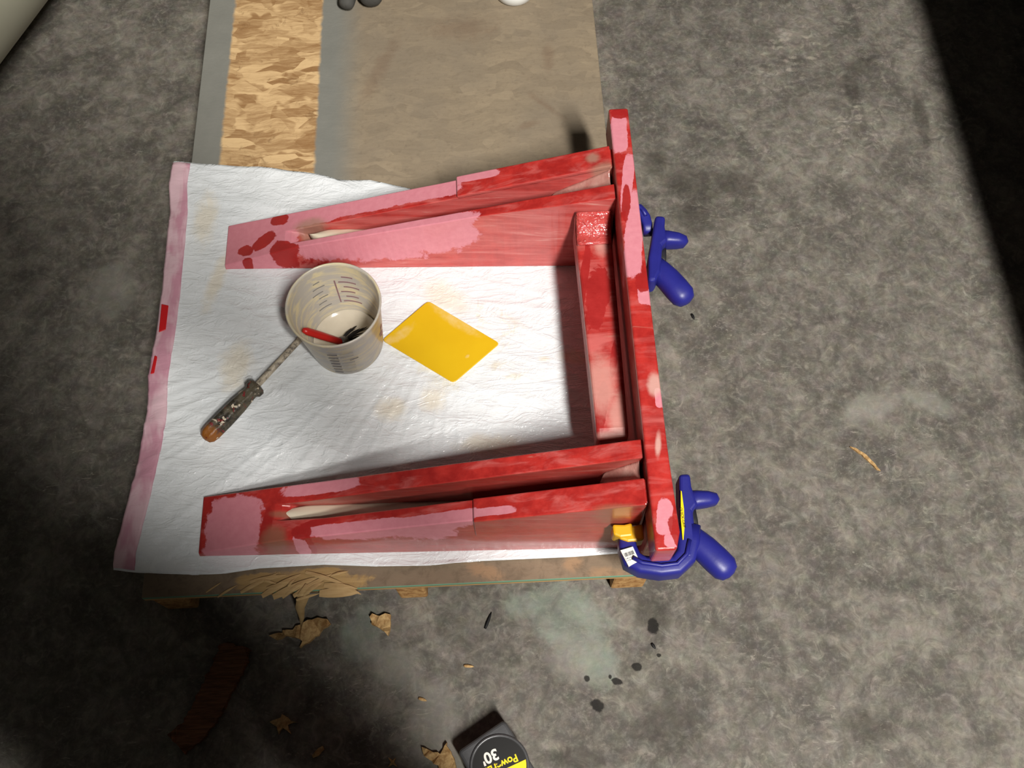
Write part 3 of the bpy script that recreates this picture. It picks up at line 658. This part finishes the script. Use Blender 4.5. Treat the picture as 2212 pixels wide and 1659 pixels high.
# text frame: baseline direction seen in the photograph
def tl(px, py): return T.inverted() @ at(px, py, TH+.0012)
d = tl(900+1100/6.9125, 1500+1080/6.9125)-tl(900+1480/6.9125, 1500+905/6.9125); ta_ = math.atan2(d.y, d.x)
def put_text(body, px, py, size, mat, bold, z=.0013):
    p = tl(px, py); m_ = text_me(body, size, .00012, bold); m_.transform(T @ Matrix.Translation((p.x, p.y, TH+z)) @ Matrix.Rotation(ta_, 4, 'Z')); return link('lettering', m_, mat, disc)
put_text("30'", 1058, 1634, .0170, tw_, .0005)
put_text("PowerLock", 1072, 1656, .0115, ylab, .0003)
u_ = Vector((math.cos(ta_), math.sin(ta_), 0)); w2 = Vector((-u_.y, u_.x, 0)); off = (tl(900+1480/6.9125, 1500+1040/6.9125)-Vector((lc.x, lc.y, 0))).dot(w2)
off = max(-lr*.7, min(lr*.7, off)); th0 = math.asin(off/lr); seg_ = []
for i in range(25):
    a = th0+(math.pi-2*th0)*i/24; p = u_*(lr*.985*math.cos(a))+w2*(lr*.985*math.sin(a)); seg_.append((lc.x+p.x, lc.y+p.y))
link('yellow_field', tlocal(prism_me(seg_, TH+.0011, TH+.0014)), ylab, disc)
hk = bm = box_me(-.007, .007, -TL/2-.004, -TL/2+.002, .001, .014); link('hook', tlocal(hk), steel, tape)

# ================================================================== WOOD SCRAPS ON THE FLOOR
scrap = NT('scrap_wood', .8, .3); g = scrap.noise(1, 4, .7, .4, scrap.map(scale=(150, 150, 60))); scrap.color(scrap.mix(scrap.ramp(g, .3, .7), lin(150, 112, 68), lin(206, 172, 120))); scrap.bump(g, .5, .002)
scrapd = NT('dark_scrap_wood', .8, .3); g = scrapd.noise(1, 4, .7, .6, scrapd.map(rot=(0, 0, -1.0), scale=(30, 300, 60))); scrapd.color(scrapd.mix(scrapd.ramp(g, .3, .7), lin(92, 62, 44), lin(136, 94, 66))); scrapd.bump(g, .6, .002)
def shard(name, outline, th, label, mat=scrap.m, jit=.12, cat='wood scrap', group='wood scraps on the floor'):
    rj = random.Random(int(outline[0][1])); dn = []
    for (p, q) in zip(outline, outline[1:]+outline[:1]):
        L_ = math.hypot(q[0]-p[0], q[1]-p[1]); m_ = max(1, int(L_/7))
        dn += [(p[0]+(q[0]-p[0])*i/m_+rj.uniform(-1, 1)*min(3, L_*jit), p[1]+(q[1]-p[1])*i/m_+rj.uniform(-1, 1)*min(3, L_*jit)) for i in range(m_)]
    pts = [fl(a, b) for a, b in dn]; n = len(pts); c_ = sum(pts, Vector())/n
    rg = random.Random(int(outline[0][0])); zt = [th*rg.uniform(.55, 1.25) for _ in pts]
    o = link(name, prism_me([(p.x, p.y) for p in pts], [0.0]*n, zt), mat, None, False, Vector((c_.x, c_.y, 0)))
    bm = bmesh.new(); bm.from_mesh(o.data); bmesh.ops.triangulate(bm, faces=[f for f in bm.faces if len(f.verts) > 4]); bm.to_mesh(o.data); bm.free()
    return tag(o, label, cat, group)
shard('wood_splinter', [(588, 1378), (625, 1362), (660, 1348), (668, 1340), (690, 1336), (710, 1340), (716, 1350), (700, 1358), (688, 1372), (662, 1392), (650, 1402), (655, 1388), (640, 1380), (620, 1376), (600, 1382)], .010, 'star-shaped wood splinter on the floor right below the hanging splinter')
shard('wood_splinter', [(800, 1334), (808, 1328), (822, 1332), (832, 1327), (845, 1330), (845, 1348), (838, 1374), (830, 1366), (818, 1358), (806, 1350)], .008, 'small tan wedge of wood on the floor beside the middle runner')
shard('wood_offcut', [(480, 1392), (492, 1388), (542, 1404), (538, 1432), (510, 1490), (470, 1560), (440, 1600), (402, 1628), (372, 1596), (368, 1588), (400, 1560), (430, 1500)], .008, 'long dark reddish strip of wood lying in the shadow, lower left', scrapd.m)
shard('wood_splinter', [(582, 1560), (600, 1556), (612, 1544), (622, 1552), (644, 1560), (624, 1566), (628, 1584), (614, 1574), (602, 1586), (598, 1570)], .005, 'small star-shaped chip of wood on the dark floor, right of the long strip')
shard('wood_splinter', [(676, 1632), (686, 1618), (698, 1612), (700, 1620), (688, 1632), (678, 1638)], .004, 'thin slanted wood chip near the bottom edge, right of the star-shaped chip')
shard('wood_splinter', [(838, 1636), (848, 1642), (856, 1638), (852, 1646), (860, 1656), (848, 1652), (840, 1658), (844, 1648)], .004, 'tiny cross-shaped chip at the bottom edge, left of the tape measure')
shard('wood_splinter', [(912, 1616), (930, 1622), (952, 1630), (958, 1618), (964, 1604), (974, 1624), (984, 1640), (992, 1668), (960, 1672), (940, 1650), (916, 1632)], .009, 'pale splintered chunk of wood touching the tape measure')
shard('wood_sliver', [(1835, 966), (1848, 970), (1870, 984), (1888, 1002), (1901, 1018), (1893, 1016), (1878, 1000), (1860, 984)], .003, 'thin pale sliver of wood alone on the open floor at right', jit=.02)
for i, (a, b, c_, d, lb) in enumerate(((1048, 1358, 1062, 1322, 'thin dark nail-like sliver on the floor below the platform front edge'), (1002, 1438, 1024, 1440, 'small white flake on the floor below the dark sliver'), (904, 1508, 922, 1514, 'lone pale flake above and left of the tape measure'),
        (1408, 1390, 1416, 1402, 'short dark bit on the floor right of the green stain'), (1494, 678, 1500, 690, 'tiny dark bit on the floor below the upper clamp handle'))):
    o = link('debris_bit', sliver(at(a, b, .0015), at(c_, d, .0015), .0022, .0013), scrap.m if i in (1, 2) else ink, None, True, at(a, b, 0)); tag(o, lb, 'debris', 'small bits on the floor')

# ================================================================== THINGS AT THE TOP EDGE
# grey glove: two finger ends reach into the picture
gv = simple('grey_glove', lin(84, 83, 80), .8, .2, .35, 60, .5)
zg = ZB+.014
ga, gb_ = at(748, 12, zg), at(800, 8, zg)
g0 = at(790, -150, zg+.024)
def chain_mesh(chains, sub=2):
    vs, es, rs, idx = [], [], [], {}
    for ch in chains:
        prev = None
        for (p, r) in ch:
            key = tuple(round(c_, 4) for c_ in p)
            if key not in idx: idx[key] = len(vs); vs.append(tuple(p)); rs.append(r)
            if prev is not None and prev != idx[key]: es.append((prev, idx[key]))
            prev = idx[key]
    me = bpy.data.meshes.new('chain'); me.from_pydata(vs, es, []); o = bpy.data.objects.new('chain', me); COL.objects.link(o)
    sk = o.modifiers.new('skin', 'SKIN'); sk.use_smooth_shade = True
    for i, r in enumerate(rs): me.skin_vertices[0].data[i].radius = (r, r) if not isinstance(r, tuple) else r
    me.skin_vertices[0].data[0].use_root = True
    ss = o.modifiers.new('sub', 'SUBSURF'); ss.levels = sub; ss.render_levels = sub
    dg = bpy.context.evaluated_depsgraph_get(); out = bpy.data.meshes.new_from_object(o.evaluated_get(dg)); bpy.data.objects.remove(o)
    return out
V = Vector
ch = []
palm = g0; wrist = g0+V((.01, .12, .004)); ch.append([(palm, .03), (wrist, .034)])
for (t_, r) in ((at(746, 20, zg), .0150), (at(803, 14, zg), .0230), (at(850, -30, zg), .0115), (at(700, -40, zg), .0115)):
    k1 = palm.lerp(t_, .45); k2 = palm.lerp(t_, .8); ch.append([(palm, .03), (k1+V((0, 0, .004)), r*1.05), (k2+V((0, 0, .004)), r), (t_+V((0, 0, .001)), r*.85)])
ch.append([(palm, .03), (palm+V((-.05, -.005, -.014)), .0125), (palm+V((-.075, -.03, -.018)), .011)])
gl_ = link('work_glove', chain_mesh(ch), gv, None, True, V((g0.x, g0.y, ZB)))
tag(gl_, 'dark grey work glove at the top edge, two fingertips showing on the board', 'glove')
# white jar
wj = simple('white_jar', lin(226, 226, 222), .35, .5, .06)
jp = at(1111, -15, ZB)
jar = thing('jar', (jp.x, jp.y, ZB), 'round white plastic jar cut by the top edge, standing on the board', 'jar')
link('jar_body', lathe_me([(.001, 0), (.027, 0), (.0305, .003), (.0310, .010), (.0310, .018), (.027, .020)], (jp.x, jp.y, ZB), seg=48), wj, jar, True)
link('lid', lathe_me([(.001, .0195), (.0285, .0195), (.0292, .021), (.0292, .028), (.0275, .030), (.001, .030)], (jp.x, jp.y, ZB), seg=48), wj, jar, True)
# pale drum in the corner
k = NT('pale_plastic', .5, .4); k.color(k.mix(k.noise(5, 3), lin(176, 178, 158), lin(196, 194, 176)))
d0, d1 = at(196, -20, 0), at(6, 240, 0); da = (d1-d0).normalized(); side = V((da.y, -da.x, 0)); side = side if side.x < 0 else -side
RD = .29
dc = (d0+d1)/2+side*(RD*.62); dc.z = RD; dl = 1.0
drum = thing('drum', (dc.x, dc.y, 0), 'pale greenish rounded drum lying on the floor in the top left corner', 'drum')
st_ = dc-da*(dl/2+.12)
link('shell', lathe_me([(.001, .012), (RD-.04, .012), (RD-.035, 0), (RD-.012, .004), (RD-.002, .02), (RD, .06), (RD, dl-.06), (RD-.002, dl-.02), (RD-.012, dl-.004), (RD-.035, dl), (RD-.04, dl-.012), (.001, dl-.012)], st_, da, 96), k.m, drum, True)
for hpos in (.0, ): 
    link('bung', lathe_me([(.001, 0), (.03, 0), (.03, .014), (.001, .014)], st_+V((0, 0, .16))+da*(dl-.013), da, 24), k.m, drum, True)

# ================================================================== UNSEEN LOW BENCH (added to throw the shade at right)
bench_w = simple('dark_bench_wood', lin(58, 48, 38), .7, .3, .4, 12, .3)
bx = .742
bench = thing('shade_bench', (bx+.2, .9, 0), 'dark low wooden bench, unseen, added to shade the floor at right', 'bench')
for i in range(7):
    o = link('plank', box_me(bx+i*.136, bx+i*.136+.1358, .16, 2.3, .37, .40), bench_w, bench); bevel(o, .004, 2)
for (xx, yy) in ((bx+.03, .24), (bx+.86, .24), (bx+.03, 2.16), (bx+.86, 2.16)):
    link('leg', box_me(xx, xx+.05, yy, yy+.05, 0, .37), bench_w, bench)
link('apron', box_me(bx+.035, bx+.055, .29, 2.16, .27, .37), bench_w, bench)

# ================================================================== PERSON TAKING THE PICTURE (throws the shade at lower left)
person_m = NT('work_clothes', .9, .1)
pz = person_m.n('SeparateXYZ', {0: person_m.co}, out=2); py_ = person_m.n('SeparateXYZ', {0: person_m.co}, out=1)
skin = person_m.math('MAXIMUM', person_m.ramp(pz, 1.53, 1.535), person_m.math('MULTIPLY', person_m.ramp(py_, .20, .205), person_m.ramp(pz, 1.0, 1.01)))
cl = person_m.mix(person_m.ramp(pz, .93, .935), lin(38, 40, 48), lin(52, 54, 58))
person_m.color(person_m.mix(skin, cl, lin(176, 128, 104)))
pb = V((-.12, -.26, 0))
px_ = -.07
pelvis = V((px_, -.31, .92)); chest = V((-.22, -.32, 1.31)); neck = V((-.10, -.28, 1.51)); head = V((.0, -.21, 1.62)); crown = V((.01, -.22, 1.73))
hipR, hipL = V((px_+.10, -.30, .87)), V((px_-.10, -.30, .87))
ch = [[(pelvis, (.18, .11)), (V((-.22, -.33, 1.14)), (.12, .10)), (chest, (.155, .11)), (V((-.15, -.31, 1.44)), (.15, .10)), (neck, .062), (head, (.09, .105)), (crown, (.07, .08))],
      [(pelvis, (.18, .11)), (hipR, .11), (V((px_+.12, -.27, .50)), .080), (V((px_+.11, -.31, .09)), .055), (V((px_+.12, -.22, .045)), .044), (V((px_+.13, -.14, .035)), .034)],
      [(pelvis, (.18, .11)), (hipL, .115), (V((px_-.12, -.27, .50)), .085), (V((px_-.11, -.31, .09)), .055), (V((px_-.12, -.22, .045)), .044), (V((px_-.13, -.14, .035)), .034)]]
back = -fwd
hR = V((.075, -.035, CAMH-.005))+back*.03; hL = V((-.105, -.03, CAMH-.005))+back*.03
shR, shL = V((.04, -.31, 1.46)), V((-.34, -.31, 1.43))
elR, elL = V((.28, -.29, 1.14)), V((-.46, -.27, 1.14))
ch.append([(chest, (.155, .11)), (shR, .075), (elR, .036), (elR.lerp(hR, .85), .021), (hR, (.034, .018))])
ch.append([(chest, (.155, .11)), (shL, .062), (elL, .044), (elL.lerp(hL, .85), .030), (hL, (.034, .018))])
for (hh_, s_) in ((hR, -1), (hL, 1)):
    for j in range(4):
        b_ = hh_+right*(s_*.022)+down*(-.026+.018*j)*1.0+back*.004; t_ = b_+right*(s_*.028)+back*.010
        ch.append([(hh_, (.034, .018)), (b_, .0085), (t_, .0075)])
    th_ = hh_+right*(s_*.012)+down*.036+back*.004; ch.append([(hh_, (.034, .018)), (th_, .010), (th_+right*(s_*.024)+back*.012, .0085)])
pme = chain_mesh(ch, 2)
per = link('person', pme, person_m.m, None, True, V((px_, -.3, 0)))
tag(per, 'person in dark work clothes holding up a phone, standing just below the picture', 'person')
hair = link('hair', lathe_me([(.001, .112), (.05, .100), (.080, .065), (.094, .02), (.096, -.02), (.088, -.05), (.080, -.02), (.001, .07)], V((.005, -.235, 1.67)), V((0, -.25, 1)), 32), simple('dark_hair', lin(40, 30, 24), .8, .2, .3), per, True)
ph = simple('black_phone', lin(18, 18, 20), .3, .5, .1)
pm_ = box_me(-.062, .062, -.03, .03, .008, .0155); pm_.transform(Matrix.Translation(V((0, 0, CAMH))+right*(-.02)+down*(-.022)) @ m3.to_4x4())
pho = link('phone', pm_, ph, None, False, V((0, 0, CAMH))); tag(pho, 'thin black phone held level in both hands above the scene', 'phone'); bevel(pho, .002, 2)
